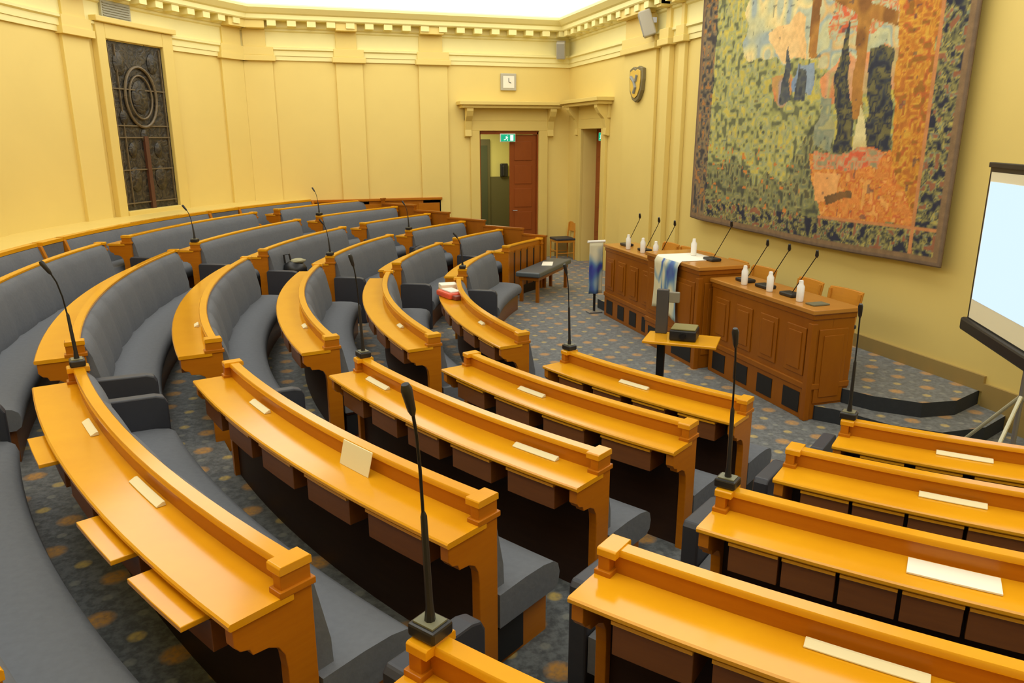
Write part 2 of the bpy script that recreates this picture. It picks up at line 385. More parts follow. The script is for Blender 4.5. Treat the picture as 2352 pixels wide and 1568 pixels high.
def door_leaf(name, x0, x1, y, axis='x', n=5, h=2.65):
    """leaf in the plane y=const (axis x) or x=const (axis y)"""
    def bx(mb, a, b, c, d, z0, z1):
        return mb.box(a, b, c, d, z0, z1) if axis == 'x' else mb.box(c, d, a, b, z0, z1)
    mb = bx(MB(), x0, x1, y, y+.05, 0.01, h); hh = (h-.16)/n
    o = mb.build(name, 'door', bevel=.004); struct(o)
    mb = MB()
    for i in range(n): bx(mb, x0+.10, x1-.10, y-.014, y, .12+i*hh, .12+i*hh+hh-.10)
    mb.build('panel', 'door', o, bevel=.012)
    return o
d1 = door_leaf('door_1', 4.87, 5.47, YF+.05)
MB().tube([(4.93, YF+.03, 1.05), (4.93, YF-.02, 1.05), (5.02, YF-.03, 1.05)], .011).build('door_handle', 'steel', d1)
d1b = door_leaf('door_2', YF+.35, YF+.92, 4.19, 'y')
# corridor
cm = 'greenpaint'
struct(MB().box(2.6, 6.2, YF+3.2, YF+3.3, 0, 3.1).build('wall_corridor_end', cm)); struct(MB().box(2.5, 2.6, YF+.3, YF+3.3, 0, 3.1).build('wall_corridor_left', cm))
struct(MB().box(6.2, 6.3, YF+.3, YF+3.3, 0, 3.1).build('wall_corridor_right', cm)); struct(MB().box(2.6, 6.2, YF+.3, YF+3.2, -.08, 0).build('floor_corridor', 'carpet'))
struct(MB().box(2.6, 6.2, YF+.3, YF+3.2, 3.0, 3.1).build('ceiling_corridor', cm))
struct(MB().box(2.6, 6.2, YF+3.17, YF+3.2, 0, 1.62).build('trim_20', 'darkgreen'))
d3 = struct(MB().box(4.72, 5.28, YF+3.10, YF+3.165, 0, 2.55).build('door_3', 'darkgreen', bevel=.01))
MB().box(4.80, 5.20, YF+3.08, YF+3.10, .3, 2.4).build('glass_pane', plain('dark green glass', (.05, .06, .035), .1), d3)
ld = bpy.data.lights.new('corridor_fill_light', 'AREA'); ld.energy = 80; ld.size = 1.0; ld.color = (1, .92, .6); lo = bpy.data.objects.new('corridor_fill_light', ld); COL.objects.link(lo); lo.location = (4.6, YF+1.7, 2.95)  # added area light without a fitting, brightens the corridor through the doorway
tag(lo, 'added fill light in the corridor behind the open door', 'fill light')
t = thing('wall_telephone', 'dark wall telephone in the corridor seen through the open door', 'telephone', (5.65, YF+3.15, 1.75))
MB().box(5.55, 5.75, YF+3.08, YF+3.165, 1.62, 1.95).build('body', 'black', t, bevel=.02)
MB().box(5.59, 5.65, YF+3.04, YF+3.08, 1.64, 1.90).build('handset', 'black', t, bevel=.015)

def exit_sign(name, label, c, ax):
    """small lit sign with a running figure; ax 'y' faces -Y, 'x' faces -X"""
    t = thing(name, label, 'sign', c)
    def P(u, v, w): return (c[0]+u, c[1]-w, c[2]+v) if ax == 'y' else (c[0]-w, c[1]-u, c[2]+v)
    def B(mb, u0, u1, v0, v1, w0, w1):
        p, q = P(u0, v0, w0), P(u1, v1, w1); return mb.box(min(p[0], q[0]), max(p[0], q[0]), min(p[1], q[1]), max(p[1], q[1]), min(p[2], q[2]), max(p[2], q[2]))
    B(MB(), -.17, .17, 0, .17, 0, .05).build('housing', 'cup', t, bevel=.008)
    B(MB(), -.155, .155, .012, .158, .05, .055).build('sign_face', emission('green lit sign', (.02, .45, .22), 1.1), t)
    mb = MB(); B(mb, .05, .12, .025, .145, .055, .058)
    mb.tube([P(-.02, .13, .057), P(-.021, .131, .057)], .014); mb.tube([P(-.025, .115, .057), P(-.035, .075, .057)], .011)
    mb.tube([P(-.035, .075, .057), P(-.005, .055, .057), P(-.012, .025, .057)], .007); mb.tube([P(-.035, .075, .057), P(-.06, .05, .057), P(-.09, .045, .057)], .007)
    mb.tube([P(-.025, .11, .057), P(.0, .085, .057)], .006); mb.tube([P(-.025, .11, .057), P(-.06, .1, .057)], .006)
    mb.build('running_figure', emission('white lit symbol', (.9, 1, .9), 1.2), t)
exit_sign('exit_sign', 'small green exit sign in the top of the far doorway', (4.80, YF-.0, 2.50), 'y')
exit_sign('exit_sign', 'small green exit sign in the top of the side doorway of the front wall', (XF+.10, 14.25, 2.52), 'x')

# side doorway in the front wall
mb = MB()
for y0, y1 in ((13.86, 14.06), (15.10, 15.30)): mb.box(XF-.06, XF, y0, y1, 0, 2.76)
mb.box(XF-.06, XF, 13.86, 15.30, 2.76, 2.95).box(XF-.06, XF, 13.75, 15.42, 2.95, 3.20).box(XF-.30, XF, 13.68, 15.50, 3.20, 3.26).box(XF-.36, XF, 13.62, 15.56, 3.26, 3.33)
for y in (13.78, 15.24):
    prof = [(XF-.28, 3.20), (XF-.28, 3.14), (XF-.22, 3.04), (XF-.12, 2.94), (XF-.08, 2.77), (XF-.10, 2.64), (XF-.04, 2.62), (XF, 2.62), (XF, 3.20)]
    mb.prism([(x, y, z) for x, z in prof], [(x, y+.14, z) for x, z in prof])
struct(mb.build('trim_19', 'surround', bevel=.006))
d4 = door_leaf('door_4', 14.06, 15.10, XF+.30, 'y', h=2.76)
MB().tube([(XF+.29, 14.2, 1.05), (XF+.25, 14.2, 1.05), (XF+.24, 14.3, 1.05)], .011).build('door_handle', 'steel', d4)

# clock, shield, loudspeakers
t = thing('wall_clock', 'square pale wall clock above the far doorway', 'clock', (4.82, YF, 3.55))
MB().box(4.65, 4.99, YF-.05, YF, 3.54, 3.88).build('clock_case', plain('grey clock case', (.45, .42, .33), .4), t, bevel=.01)
MB().box(4.70, 4.94, YF-.056, YF-.05, 3.59, 3.83).build('clock_face', 'paper', t)
MB().tube([(4.82, YF-.06, 3.71), (4.82, YF-.06, 3.79)], .005).tube([(4.82, YF-.06, 3.71), (4.87, YF-.06, 3.69)], .006).build('clock_hands', 'black', t)

t = thing('wall_shield', 'oval gilt coat of arms shield on the front wall pilaster', 'shield', (XF-.06, 12.48, 3.15))
sh = [(0, -.29), (.12, -.24), (.22, -.10), (.25, .08), (.24, .26), (.10, .30), (0, .27), (-.10, .30), (-.24, .26), (-.25, .08), (-.22, -.10), (-.12, -.24)]
MB().prism([(XF-.06, 12.48+y, 3.465+z) for y, z in sh], [(XF-.13, 12.48+y, 3.465+z) for y, z in sh]).build('shield_rim', plain('dark grey gilt rim', (.20, .17, .09), .4, .3), t, bevel=.01)
MB().prism([(XF-.13, 12.48+y*.8, 3.475+z*.8) for y, z in sh], [(XF-.145, 12.48+y*.8, 3.475+z*.8) for y, z in sh]).build('shield_field', plain('gold leaf', (.75, .52, .10), .35, .3), t, bevel=.004)
mb = MB().tube([(XF-.15, 12.62, 3.60), (XF-.15, 12.50, 3.52), (XF-.15, 12.44, 3.42), (XF-.15, 12.50, 3.33)], .03).tube([(XF-.15, 12.40, 3.62), (XF-.15, 12.44, 3.52)], .028)
mb.build('charge', plain('slate charge', (.25, .25, .22), .5), t)
def speaker(label, c, rz, s=1.0):
    t = thing('loudspeaker', label, 'loudspeaker', c, 'grey loudspeakers under the cornice')
    m = Matrix.Translation(Vector(c)) @ Matrix.Rotation(rz, 4, 'Z') @ Matrix.Rotation(R(18), 4, 'X')
    MB().box(-.11*s, .11*s, -.26, -.06, -.20*s, .20*s, m).build('cabinet', plain('pale grey speaker', (.45, .42, .34), .5), t, bevel=.02)
    MB().box(-.09*s, .09*s, -.268, -.26, -.17*s, .17*s, m).build('speaker_grille', plain('grey speaker cloth', (.32, .31, .27), .8), t)
    m2 = Matrix.Translation(Vector(c)) @ Matrix.Rotation(rz, 4, 'Z')
    MB().box(-.03, .03, -.10, 0.0, -.04, .04, m2).build('bracket', 'steel', t)
speaker('grey loudspeaker high on the front wall above the shield', (XF-.10, 11.85, 4.42), R(-90)+R(-25))
speaker('smaller pale loudspeaker in the far right corner of the room', (XF-.22, YF-.06, 4.40), R(-25), .85)

# ------------------------------------------------------------------ benches with desks
BLK = {1: 'right-hand block', 2: 'foreground centre block', 3: 'left middle block', 4: 'block beyond the left middle one', 5: 'farthest block'}
ROW = {1: 'front row', 2: 'second row from the front', 3: 'third row from the front', 4: 'fourth row from the front', 5: 'fifth row from the front', 6: 'rearmost row'}
def gap(k, g): return math.degrees(g/RING[k])
def spans(k):
    lo2 = (0, 197.9, 196.9, 196.6, 196.0, 195.6, 195.4)[k]; hi2 = (0, 213.4, 213.5, 213.1, 213.1, 212.75, 212.8)[k]; lo1 = (0, 218.8, 217.9, 217.4, 216.7, 216.15, 216.0)[k]
    return {5: (127.2, 143.6-gap(k, .58)), 4: (143.6, 165.0-gap(k, .60)), 3: (165.0, 191.9), 2: (lo2, hi2), 1: (lo1, 231.0)}
def end_panel(mb, rk, tz, a, sgn, low=0.0):
    """post with cap block and curved desk bracket; a is the outer face angle, sgn the direction into the row"""
    def sl(prof, a_, w):
        b_ = a_ + sgn*math.degrees(w/rk); mb.prism([pol(rk+r, a_, z) for r, z in prof], [pol(rk+r, b_, z) for r, z in prof])
    zc = tz+.865
    br = [(-.055, tz+low), (.058, tz+low), (.058, tz+.52), (.064, tz+.575), (.085, tz+.615), (.12, tz+.635), (.175, tz+.64), (.185, tz+.665), (.215, tz+.675), (.235, tz+.70), (.235, tz+.765), (.058, tz+.765), (.058, zc), (-.055, zc)]
    sl(br, a, .045)
    sl([(-.067, tz+.785), (.070, tz+.785), (.070, tz+.81), (-.067, tz+.81)], a-sgn*.06, .065)
def post_cap(rk, tz, a, sgn):
    zc = tz+.865; pr = [(-.060, zc-.002), (.062, zc-.002), (.062, zc+.024), (.056, zc+.030), (-.054, zc+.030), (-.060, zc+.024)]
    a_ = a-sgn*.03; b_ = a_+sgn*math.degrees(.075/rk)
    return MB().prism([pol(rk+r, a_, z) for r, z in pr], [pol(rk+r, b_, z) for r, z in pr])
def bench(k, s):
    rk, tz = RING[k], TIER[k]; a0, a1 = spans(k)[s]; am = (a0+a1)/2
    fr = {1: '', 2: '', 3: '', 4: '', 5: ''}[s]
    t = thing('bench_desk', 'oak bench with desk ledge, %s, %s' % (ROW[k], BLK[s]), 'bench', pol(rk, am, tz), 'curved bench desks of the chamber')
    de = math.degrees(.046/rk)
    b0, b1 = a0+de, a1-de
    plainfront = (s == 5 and k == 1)
    MB().arc([(rk-.020, tz+.745), (rk+.020, tz+.745), (rk+.020, tz+.87), (rk-.020, tz+.87)], b0, b1).build('rail', 'oak_panel', t, smooth=True)
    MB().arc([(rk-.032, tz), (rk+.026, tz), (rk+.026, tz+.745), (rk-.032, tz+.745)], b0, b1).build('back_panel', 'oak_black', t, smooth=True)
    MB().arc([(rk-.034, tz+.864), (rk+.030, tz+.864), (rk+.030, tz+.882), (rk+.025, tz+.889), (rk-.028, tz+.889), (rk-.034, tz+.882)], b0, b1).build('rail_cap', 'oak', t, smooth=True)
    MB().arc([(rk+.02, tz+.765), (rk+.243, tz+.765), (rk+.250, tz+.772), (rk+.250, tz+.785), (rk+.243, tz+.791), (rk+.02, tz+.791)], a0-.05, a1+.05).build('desk_top', 'oak', t, smooth=True)
    for a, sg in ((a0, 1), (a1, -1)):
        mb = MB(); end_panel(mb, rk, tz, a, sg); mb.build('end_panel', 'oak_panel', t, bevel=.003); post_cap(rk, tz, a, sg).build('post_cap', 'oak', t, bevel=.002)
    # seat base, cushion, backrest
    if not plainfront:
        MB().arc([(rk-.455, tz), (rk-.09, tz), (rk-.09, tz+.235), (rk-.445, tz+.235), (rk-.455, tz+.22)], b0, b1).build('seat_base', 'oak_dark' if s in (3, 4, 5) else 'oak_panel', t, smooth=True)  # far blocks: shade under the cushions is put into a darker oak
        cu = [(rk-.07, tz+.235), (rk-.46, tz+.235), (rk-.495, tz+.26), (rk-.505, tz+.31), (rk-.49, tz+.36), (rk-.455, tz+.385), (rk-.38, tz+.40), (rk-.25, tz+.405), (rk-.07, tz+.40)]
        ext = math.degrees((.16 if k == 5 else .105)/rk) if s == 1 else 0
        MB().arc(cu, a0-ext, a1).build('seat', 'grey', t, smooth=True)
        per = math.degrees(.55/rk); nn = max(1, round((b1-b0)/per)); per = (b1-b0)/nn
        def bk(a):
            f = abs(math.sin(math.pi*(a-b0)/per))**.35*.020
            return [(rk-.03, tz+.39), (rk-.15-f, tz+.39), (rk-.145-f, tz+.50), (rk-.12-f, tz+.62), (rk-.09-f, tz+.76), (rk-.058-f, tz+.835), (rk-.036, tz+.862), (rk-.02, tz+.862)]
        MB().arc(bk, b0, b1, per/6).build('backrest', 'grey', t, smooth=True)
        for a, sg in ((a0, 1), (a1, -1)):
            w = math.degrees(.006/rk)
            q = MB(); pr = [(-.27, tz+.025), (-.085, tz+.025), (-.085, tz+.20), (-.27, tz+.20)]
            sb = [c for c in bpy.data.objects if c.parent == t and c.name.startswith('seat_base')][0]
            q.prism([pol(rk+r, a+sg*de*.98, z) for r, z in pr], [pol(rk+r, a+sg*de-sg*w*2, z) for r, z in pr]); q.build('vent_grille', 'grille', sb)
    else:
        mb = MB()
        for i in range(5):
            c0 = b0+(b1-b0)*(i+.12)/5; c1 = b0+(b1-b0)*(i+.88)/5
            mb.arc([(rk-.04, tz+.15), (rk-.028, tz+.15), (rk-.028, tz+.78), (rk-.04, tz+.78)], c0, c1)
        mb.build('front_panels', 'podium', t, bevel=.005)
    # drawers
    if s in (1, 2, 3):
        n = {1: 4, 2: 4, 3: 5, 4: 5, 5: 5, 6: 6}[k]; fill = .72
        if s == 1: n, fill = {1: (4, .80), 2: (6, .93), 3: (8, .93), 4: (6, .82), 5: (6, .82)}.get(k, (5, .8))
        if s == 3: n += 2
        L0, L1 = a0+math.degrees(.12/rk), a1-math.degrees(.08/rk); p = (L1-L0)/n
        out = {(2, 5): {1: .085, 3: .085, 4: .085}}.get((s, k), {})
        for i in range(n):
            c = L0+p*(i+.5); h = p*fill/2; dx = out.get(i, 0)
            if dx:
                d = MB().arc([(rk+.06+dx, tz+.725), (rk+.235+dx, tz+.725), (rk+.235+dx, tz+.745), (rk+.06+dx, tz+.745)], c-h, c+h).build('pull_out_tray', 'oak', t, bevel=.003)
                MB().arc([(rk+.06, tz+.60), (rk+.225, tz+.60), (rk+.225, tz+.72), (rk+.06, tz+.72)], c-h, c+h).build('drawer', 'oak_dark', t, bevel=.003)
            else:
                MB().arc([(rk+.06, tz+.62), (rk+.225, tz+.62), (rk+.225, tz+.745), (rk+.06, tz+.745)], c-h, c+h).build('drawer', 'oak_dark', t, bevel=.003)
                MB().arc([(rk+.06, tz+.745), (rk+.238, tz+.745), (rk+.238, tz+.758), (rk+.06, tz+.758)], c-h, c+h).build('writing_slide', 'oak', t)
    # upholstered arm at the aisle end
    ends = {1: [(a0, -1)], 2: [(a0, -1)], 4: [(a1, 1)], 5: [(a1, 1)], 3: [(a1, 1)] if k == 5 else []}[s]
    if s == 5 and k == 1: ends = []
    for a, sg in ends:
        w = math.degrees(.085/rk); g0 = a+sg*math.degrees(((.165 if k == 5 else .11) if s == 1 else .003)/rk)
        pr = [(-.47, tz), (-.06, tz), (-.06, tz+.60), (-.08, tz+.625), (-.40, tz+.615), (-.45, tz+.60), (-.47, tz+.56)]
        MB().prism([pol(rk+r, g0, z) for r, z in pr], [pol(rk+r, g0+sg*w, z) for r, z in pr]).build('armrest', 'navy', t, bevel=.010, seg=2)
    return t
for s in (1, 2, 3, 4, 5):
    for k in range(1, 7):
        if s == 1 and k == 6: continue
        bench(k, s)

# bench along the curved wall
def wall_bench(a0, a1, lab):
    rk, tz = RWB, TIER[7]; t = thing('wall_bench', lab, 'bench', pol(rk, (a0+a1)/2, tz), 'benches along the curved wall')
    MB().arc([(rk-.02, tz), (rk+.05, tz), (rk+.05, tz+.80), (rk-.02, tz+.80)], a0, a1).build('back_panel', 'oak_panel', t)
    MB().arc([(rk-.045, tz+.795), (rk+.05, tz+.795), (rk+.05, tz+.835), (rk-.045, tz+.835)], a0, a1).build('rail_cap', 'oak', t)
    per = math.degrees(.55/rk); nn = max(1, round((a1-a0)/per)); per = (a1-a0)/nn
    def bk(a):
        f = abs(math.sin(math.pi*(a-a0)/per))**.35*.018
        return [(rk-.02, tz+.39), (rk-.14-f, tz+.39), (rk-.10-f, tz+.62), (rk-.055-f, tz+.76), (rk-.045, tz+.79), (rk-.02, tz+.79)]
    MB().arc(bk, a0, a1, per/6).build('backrest', 'grey', t, smooth=True)
    MB().arc([(rk-.07, tz+.235), (rk-.46, tz+.235), (rk-.505, tz+.31), (rk-.455, tz+.385), (rk-.07, tz+.40)], a0, a1).build('seat', 'grey', t, smooth=True)
    MB().arc([(rk-.45, tz), (rk-.09, tz), (rk-.09, tz+.235), (rk-.45, tz+.235)], a0, a1).build('seat_base', 'oak_dark', t)
    for a, sg in ((a0, 1), (a1, -1)):
        w = math.degrees(.05/rk)
        MB().prism([pol(rk+r, a, z) for r, z in ((-.50, tz), (-.02, tz), (-.02, tz+.80), (-.075, tz+.80), (-.14, tz+.60), (-.50, tz+.55))], [pol(rk+r, a-sg*w, z) for r, z in ((-.50, tz), (-.02, tz), (-.02, tz+.80), (-.075, tz+.80), (-.14, tz+.60), (-.50, tz+.55))]).build('end_panel', 'oak_panel', t, bevel=.006)
wall_bench(166.9, 192, 'grey upholstered bench along the curved wall at the left edge of the photo')
wall_bench(146.2, 163.9, 'grey upholstered bench along the curved wall below the carved panel')
wall_bench(132.2, 142.0, 'grey upholstered bench along the curved wall in the far left corner')
for a0, a1, lab in ((164.25, 166.55, 'narrow grey padded wall panel behind the aisle left of the carved panel'), (142.35, 145.85, 'narrow grey padded wall panel behind the far aisle right of the carved panel')):
    t = thing('wall_cushion', lab, 'panel', pol(RWB, (a0+a1)/2, TIER[7]))
    MB().arc([(RWB-.07, TIER[7]), (RWB+.02, TIER[7]), (RWB+.02, TIER[7]+.79), (RWB-.07, TIER[7]+.79)], a0, a1).build('pad', 'grey', t, bevel=.01)
    MB().arc([(RWB-.075, TIER[7]+.795), (RWB+.05, TIER[7]+.795), (RWB+.05, TIER[7]+.835), (RWB-.075, TIER[7]+.835)], a0, a1).build('rail_cap', 'oak', t)

# stepped wooden side wall at the end of the farthest block
mb = MB(); a0, a1 = 126.45, 126.9
for k in range(1, 8):
    r0 = (RING[k]-.45 if k > 1 else RING[1]-.08) if k < 7 else 10.14; r1 = RING[k]+.42 if k < 6 else 10.14
    if k == 6: r0, r1 = RING[6]-.45, 10.20
    if k == 7: continue
    h = TIER[k]+.90
    mb.arc([(r0, 0), (r1, 0), (r1, h), (r0, h)], a0, a1); mb.arc([(r0-.01, h), (r1+.01, h), (r1+.01, h+.03), (r0-.01, h+.03)], a0-.1, a1+.1)
mb.v = [(x, min(y, YF-.095), z) for x, y, z in mb.v]
t_ = mb.build('partition', 'podium'); tag(t_, 'stepped brown wooden partition closing the farthest block beside the doorway', 'partition')

# ------------------------------------------------------------------ desk microphones
def mic(k, a, lab, h=.72, lean=.035):
    rk, tz = RING[k], TIER[k]; p = pol(rk, a, tz+.897); out = (pol(1, a)-pol(0, a))
    t = thing('microphone', lab, 'microphone', p, 'gooseneck microphones on the desk ends')
    u = Vector((-math.sin(R(a)), math.cos(R(a)), 0)); m = Matrix(((out.x, u.x, 0, p.x), (out.y, u.y, 0, p.y), (0, 0, 1, p.z), (0, 0, 0, 1)))
    MB().box(-.042, .042, -.048, .048, 0, .04, m).build('base', 'black', t, bevel=.008)
    MB().box(-.030, .030, -.036, .036, .04, .045, m).build('button_plate', plain('olive grey plate', (.16, .16, .10), .4), t)
    MB().tube([p+Vector((0, 0, .045)), p+Vector((0, 0, .09)), p+out*.01+Vector((0, 0, h*.5)), p+out*.012+Vector((0, 0, h*.52))], [.016, .011, .009, .005]).build('lower_stem', 'black', t, smooth=True)
    MB().tube([p+out*.012+Vector((0, 0, h*.50)), p+out*(.012+(lean-.012)*.22)+Vector((0, 0, h*.68)), p+out*(.012+(lean-.012)*.58)+Vector((0, 0, h*.82)), p+out*lean+Vector((0, 0, h*.90))], .0045).build('gooseneck', 'blackmetal', t, smooth=True)
    q = p+out*lean+Vector((0, 0, h*.90)); d = (out*lean*.5+Vector((0, 0, h*.09))).normalized()
    MB().tube([q, q+d*.015, q+d*.075, q+d*.09], [.006, .011, .015, .010], 10).build('capsule', 'black', t, smooth=True)
def endang(k, s, hi): return spans(k)[s][1 if hi else 0] + (-1 if hi else 1)*math.degrees(.03/RING[k])
mic(5, endang(5, 1, 0), 'tall black gooseneck microphone on the nearest desk end at the bottom of the photo')
mic(3, endang(3, 1, 0), 'black gooseneck microphone on the third-row desk end of the right-hand block')
mic(1, endang(1, 1, 0), 'black gooseneck microphone on the front-row desk end of the right-hand block, beside the dais')
mic(5, endang(5, 2, 0), 'black gooseneck microphone on the fifth-row desk end at the left edge of the foreground block', .62, .06)
mic(3, endang(3, 2, 0), 'black gooseneck microphone on the third-row desk end of the foreground centre block')
mic(1, endang(1, 2, 0), 'black gooseneck microphone on the front-row desk end of the foreground centre block', .70, .04)
for k, lb in ((5, 'fifth'), (3, 'third'), (1, 'front')):
    mic(k, endang(k, 4, 1), 'black gooseneck microphone on the %s-row desk end of the block beyond the left middle block' % lb, .45, .06)
for k, lb in ((5, 'fifth'), (3, 'third')):
    mic(k, endang(k, 5, 1), 'slim black microphone on the %s-row desk end of the farthest block' % lb, .45, .06)

# ------------------------------------------------------------------ cards and papers on the desks
BN = {1: 'right-hand block', 2: 'foreground centre block', 3: 'left middle block'}
def card(k, s, a0, a1, lab, w=.038, z1=.018):
    rk, tz = RING[k], TIER[k]
    o = MB().arc([(rk+.040, tz+.7925), (rk+.040+w, tz+.7925), (rk+.040+w, tz+.797), (rk+.052, tz+.7925+z1), (rk+.042, tz+.7925+z1)], a0, a1, .6).build('name_card', 'card', bevel=.001)
    tag(o, lab, 'card', 'cream name cards on the desks')
for k, s, a0, a1, e in ((5, 2, 200.3, 201.7, 'nearest its left end'), (5, 2, 205.6, 207.5, 'in the middle of the desk'), (4, 2, 200.0, 201.6, None), (3, 2, 198.2, 200.3, 'near its left end'), (3, 2, 209.2, 211.3, 'near its right end'), (2, 2, 202.6, 204.6, None), (1, 2, 204.0, 206.4, None),
        (4, 1, 221.3, 223.5, None), (2, 1, 223.0, 225.3, None), (1, 1, 223.6, 226.2, None), (4, 3, 185.6, 186.3, None), (3, 3, 185.6, 186.5, None), (2, 3, 185.2, 186.2, None), (1, 3, 183.6, 184.7, None)):
    card(k, s, a0, a1, 'cream name card on the %s desk, %s%s' % ({1: 'front-row', 2: 'second-row', 3: 'third-row', 4: 'fourth-row', 5: 'fifth-row'}[k], BN[s], ', '+e if e else ''))
rk, tz = RING[3], TIER[3]
o = MB().arc([(rk+.045, tz+.7925), (rk+.16, tz+.7925), (rk+.16, tz+.800), (rk+.045, tz+.803)], 222.9, 225.1, .6).build('booklet', 'paper', bevel=.001)
tag(o, 'open white booklet lying on the third-row desk of the right-hand block', 'booklet')
rk, tz = RING[4], TIER[4]
pr = [(rk+.085, tz+.7925), (rk+.088, tz+.7925), (rk+.058, tz+.905), (rk+.053, tz+.905)]
o = MB().arc(pr, 207.2, 208.7, .4).build('notice_sheet', 'card'); tag(o, 'cream sheet of paper propped against the rail of the fourth-row desk, foreground block', 'paper')

# things left on seats and desks of the far side
def blob(mb, c, rx, ry, rz, n=14, m=7, jit=.0):
    c = Vector(c); rings = []
    for j in range(m+1):
        ph = -math.pi/2+math.pi*j/m; q = max(.05, math.cos(ph))
        rings.append([c+Vector((rx*q*math.cos(2*math.pi*i/n)*(1+rnd.uniform(-jit, jit)), ry*q*math.sin(2*math.pi*i/n)*(1+rnd.uniform(-jit, jit)), rz*math.sin(ph))) for i in range(n)])
    return mb.loft(rings)
c = pol(RING[1]+.13, 171.6, TIER[1]+.7925)
t = thing('shopping_bag', 'red and white bag lying on the front-row desk of the left middle block', 'bag', c)
ux = Vector((.26, -.97, 0)).normalized(); m = Matrix(((ux.x, -ux.y, 0, c.x), (ux.y, ux.x, 0, c.y), (0, 0, 1, c.z), (0, 0, 0, 1)))
MB().box(-.17, .17, -.09, .09, 0, .07, m).build('bag_body', plain('red glossy bag', (.70, .09, .04), .4), t, bevel=.02)
MB().box(-.10, .13, -.05, .085, .068, .088, m).build('printed_panel', 'cup', t, bevel=.008)
MB().box(.15, .25, -.05, .04, 0, .05, m).build('flap', plain('dark red paper', (.22, .05, .03), .5), t, bevel=.01)
c = pol(RING[1]+.12, 167.0, TIER[1]+.7925)
t = thing('paper_stack', 'stack of cream papers on the front desk corner beyond the red and white bag', 'papers', c)
MB().box(c.x-.11, c.x+.10, c.y-.08, c.y+.10, c.z, c.z+.06).build('sheets', 'paper', t, bevel=.006)
c = pol(RING[4]-.27, 158.4, TIER[4]+.405)
t = thing('shoulder_bag', 'black bag with a pale cloth left on the fourth-row seat beyond the left middle block', 'bag', c)
blob(MB(), c+Vector((0, 0, .14)), .17, .14, .14, jit=.08).build('bag_body', 'black', t, smooth=True)
blob(MB(), c+Vector((.05, 0, .27)), .11, .08, .035, jit=.12).build('cloth', plain('khaki cloth', (.35, .33, .20), .8), t, smooth=True)
MB().tube([c+Vector((-.12, 0, .24)), c+Vector((-.13, 0, .36)), c+Vector((-.06, .0, .37)), c+Vector((-.04, 0, .26))], .014).build('strap', 'black', t)
c = pol(RING[6]-.26, 147.6, TIER[6]+.405)
o = blob(MB(), c+Vector((0, 0, .12)), .19, .12, .12, jit=.1).build('coat', 'black', smooth=True); tag(o, 'black coat bundled on the rearmost seat beyond the left middle block', 'coat')
c = pol(RING[3]-.27, 141.0-1.2, TIER[3]+.405)
o = blob(MB(), c+Vector((0, 0, .13)), .15, .12, .13, jit=.1).build('handbag', 'black', smooth=True); tag(o, 'small black bag on the third-row seat end of the farthest block', 'bag')

# ------------------------------------------------------------------ dais platform
def steps():
    top = [(XF, 5.15), (5.75, 4.98), (5.40, 5.02), (5.12, 5.30), (5.0, 5.56), (5.0, 10.4), (XF, 10.4)]
    low = [(XF, 4.84), (5.75, 4.66), (5.30, 4.68), (5.02, 4.95), (4.82, 5.42), (4.70, 5.56), (4.70, 10.7), (XF, 10.7)]
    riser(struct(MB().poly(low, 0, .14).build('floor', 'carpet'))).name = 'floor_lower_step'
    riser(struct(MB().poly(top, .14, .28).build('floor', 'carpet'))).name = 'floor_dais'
steps()
def dais_desk(label, y0, y1, x0, x1, h, npan, end=True, overhang=.03, endf=True):
    t = thing('dais_desk', label, 'desk', ((x0+x1)/2, (y0+y1)/2, 0), 'panelled desks of the dais')
    MB().box(x0, x0+.22, y0, y1, 0, h-.10).box(x0+.22, x1, y0, y0+.05, 0, h-.10).box(x0+.22, x1, y1-.05, y1, 0, h-.10).build('body', 'podium', t, bevel=.004)
    MB().box(x0-.012, x1+.012, y0-.012, y1+.012, h-.10, h-.045).build('frieze_moulding', 'podium', t, bevel=.01)
    MB().box(x0-overhang, x1+.03, y0-overhang, y1+overhang, h-.045, h).build('desk_top', 'podium_top', t, bevel=.008)
    MB().box(x0-.018, x0+.03, y0-.018, y1, .30, .36).box(x0+.03, x1, y0-.018, y0, .30, .36).build('waist_rail', 'podium', t, bevel=.008)
    L = y1-y0; w = L/npan
    for i in range(npan):
        a = y0+i*w+.07; b = y0+(i+1)*w-.07
        p = MB().box(x0-.014, x0, a, b, .42, h-.19).build('front_panel', 'podium', t, bevel=.012)
        MB().box(x0-.024, x0-.014, a+.05, b-.05, .47, h-.24).build('raised_field', 'podium', p, bevel=.008)
        MB().box(x0-.006, x0, a+.02, b-.02, .05, .25).build('vent_grille', 'grille', t)
    if end:
        p = MB().box(x0+.07, x1-.07, y0-.014, y0, .16, h-.19).build('end_panel', 'podium', t, bevel=.012)
        MB().box(x0+.12, x1-.12, y0-.024, y0-.014, .22, h-.25).build('raised_field', 'podium', p, bevel=.008)
    MB().box(x0-.02, x0+.04, y0-.02, y0+.045, 0, h-.13).build('corner_post', 'podium', t, bevel=.006)
    return t
dais_desk('long panelled brown desk at the right end of the dais', 5.58, 7.28, 4.60, 5.06, 1.07, 4)
dais_desk('raised brown desk in the middle of the dais with a flag cloth over it', 7.35, 8.60, 4.46, 5.06, 1.19, 2)
dais_desk('long panelled brown desk at the far left end of the dais', 8.67, 10.22, 4.60, 5.06, 1.07, 4)

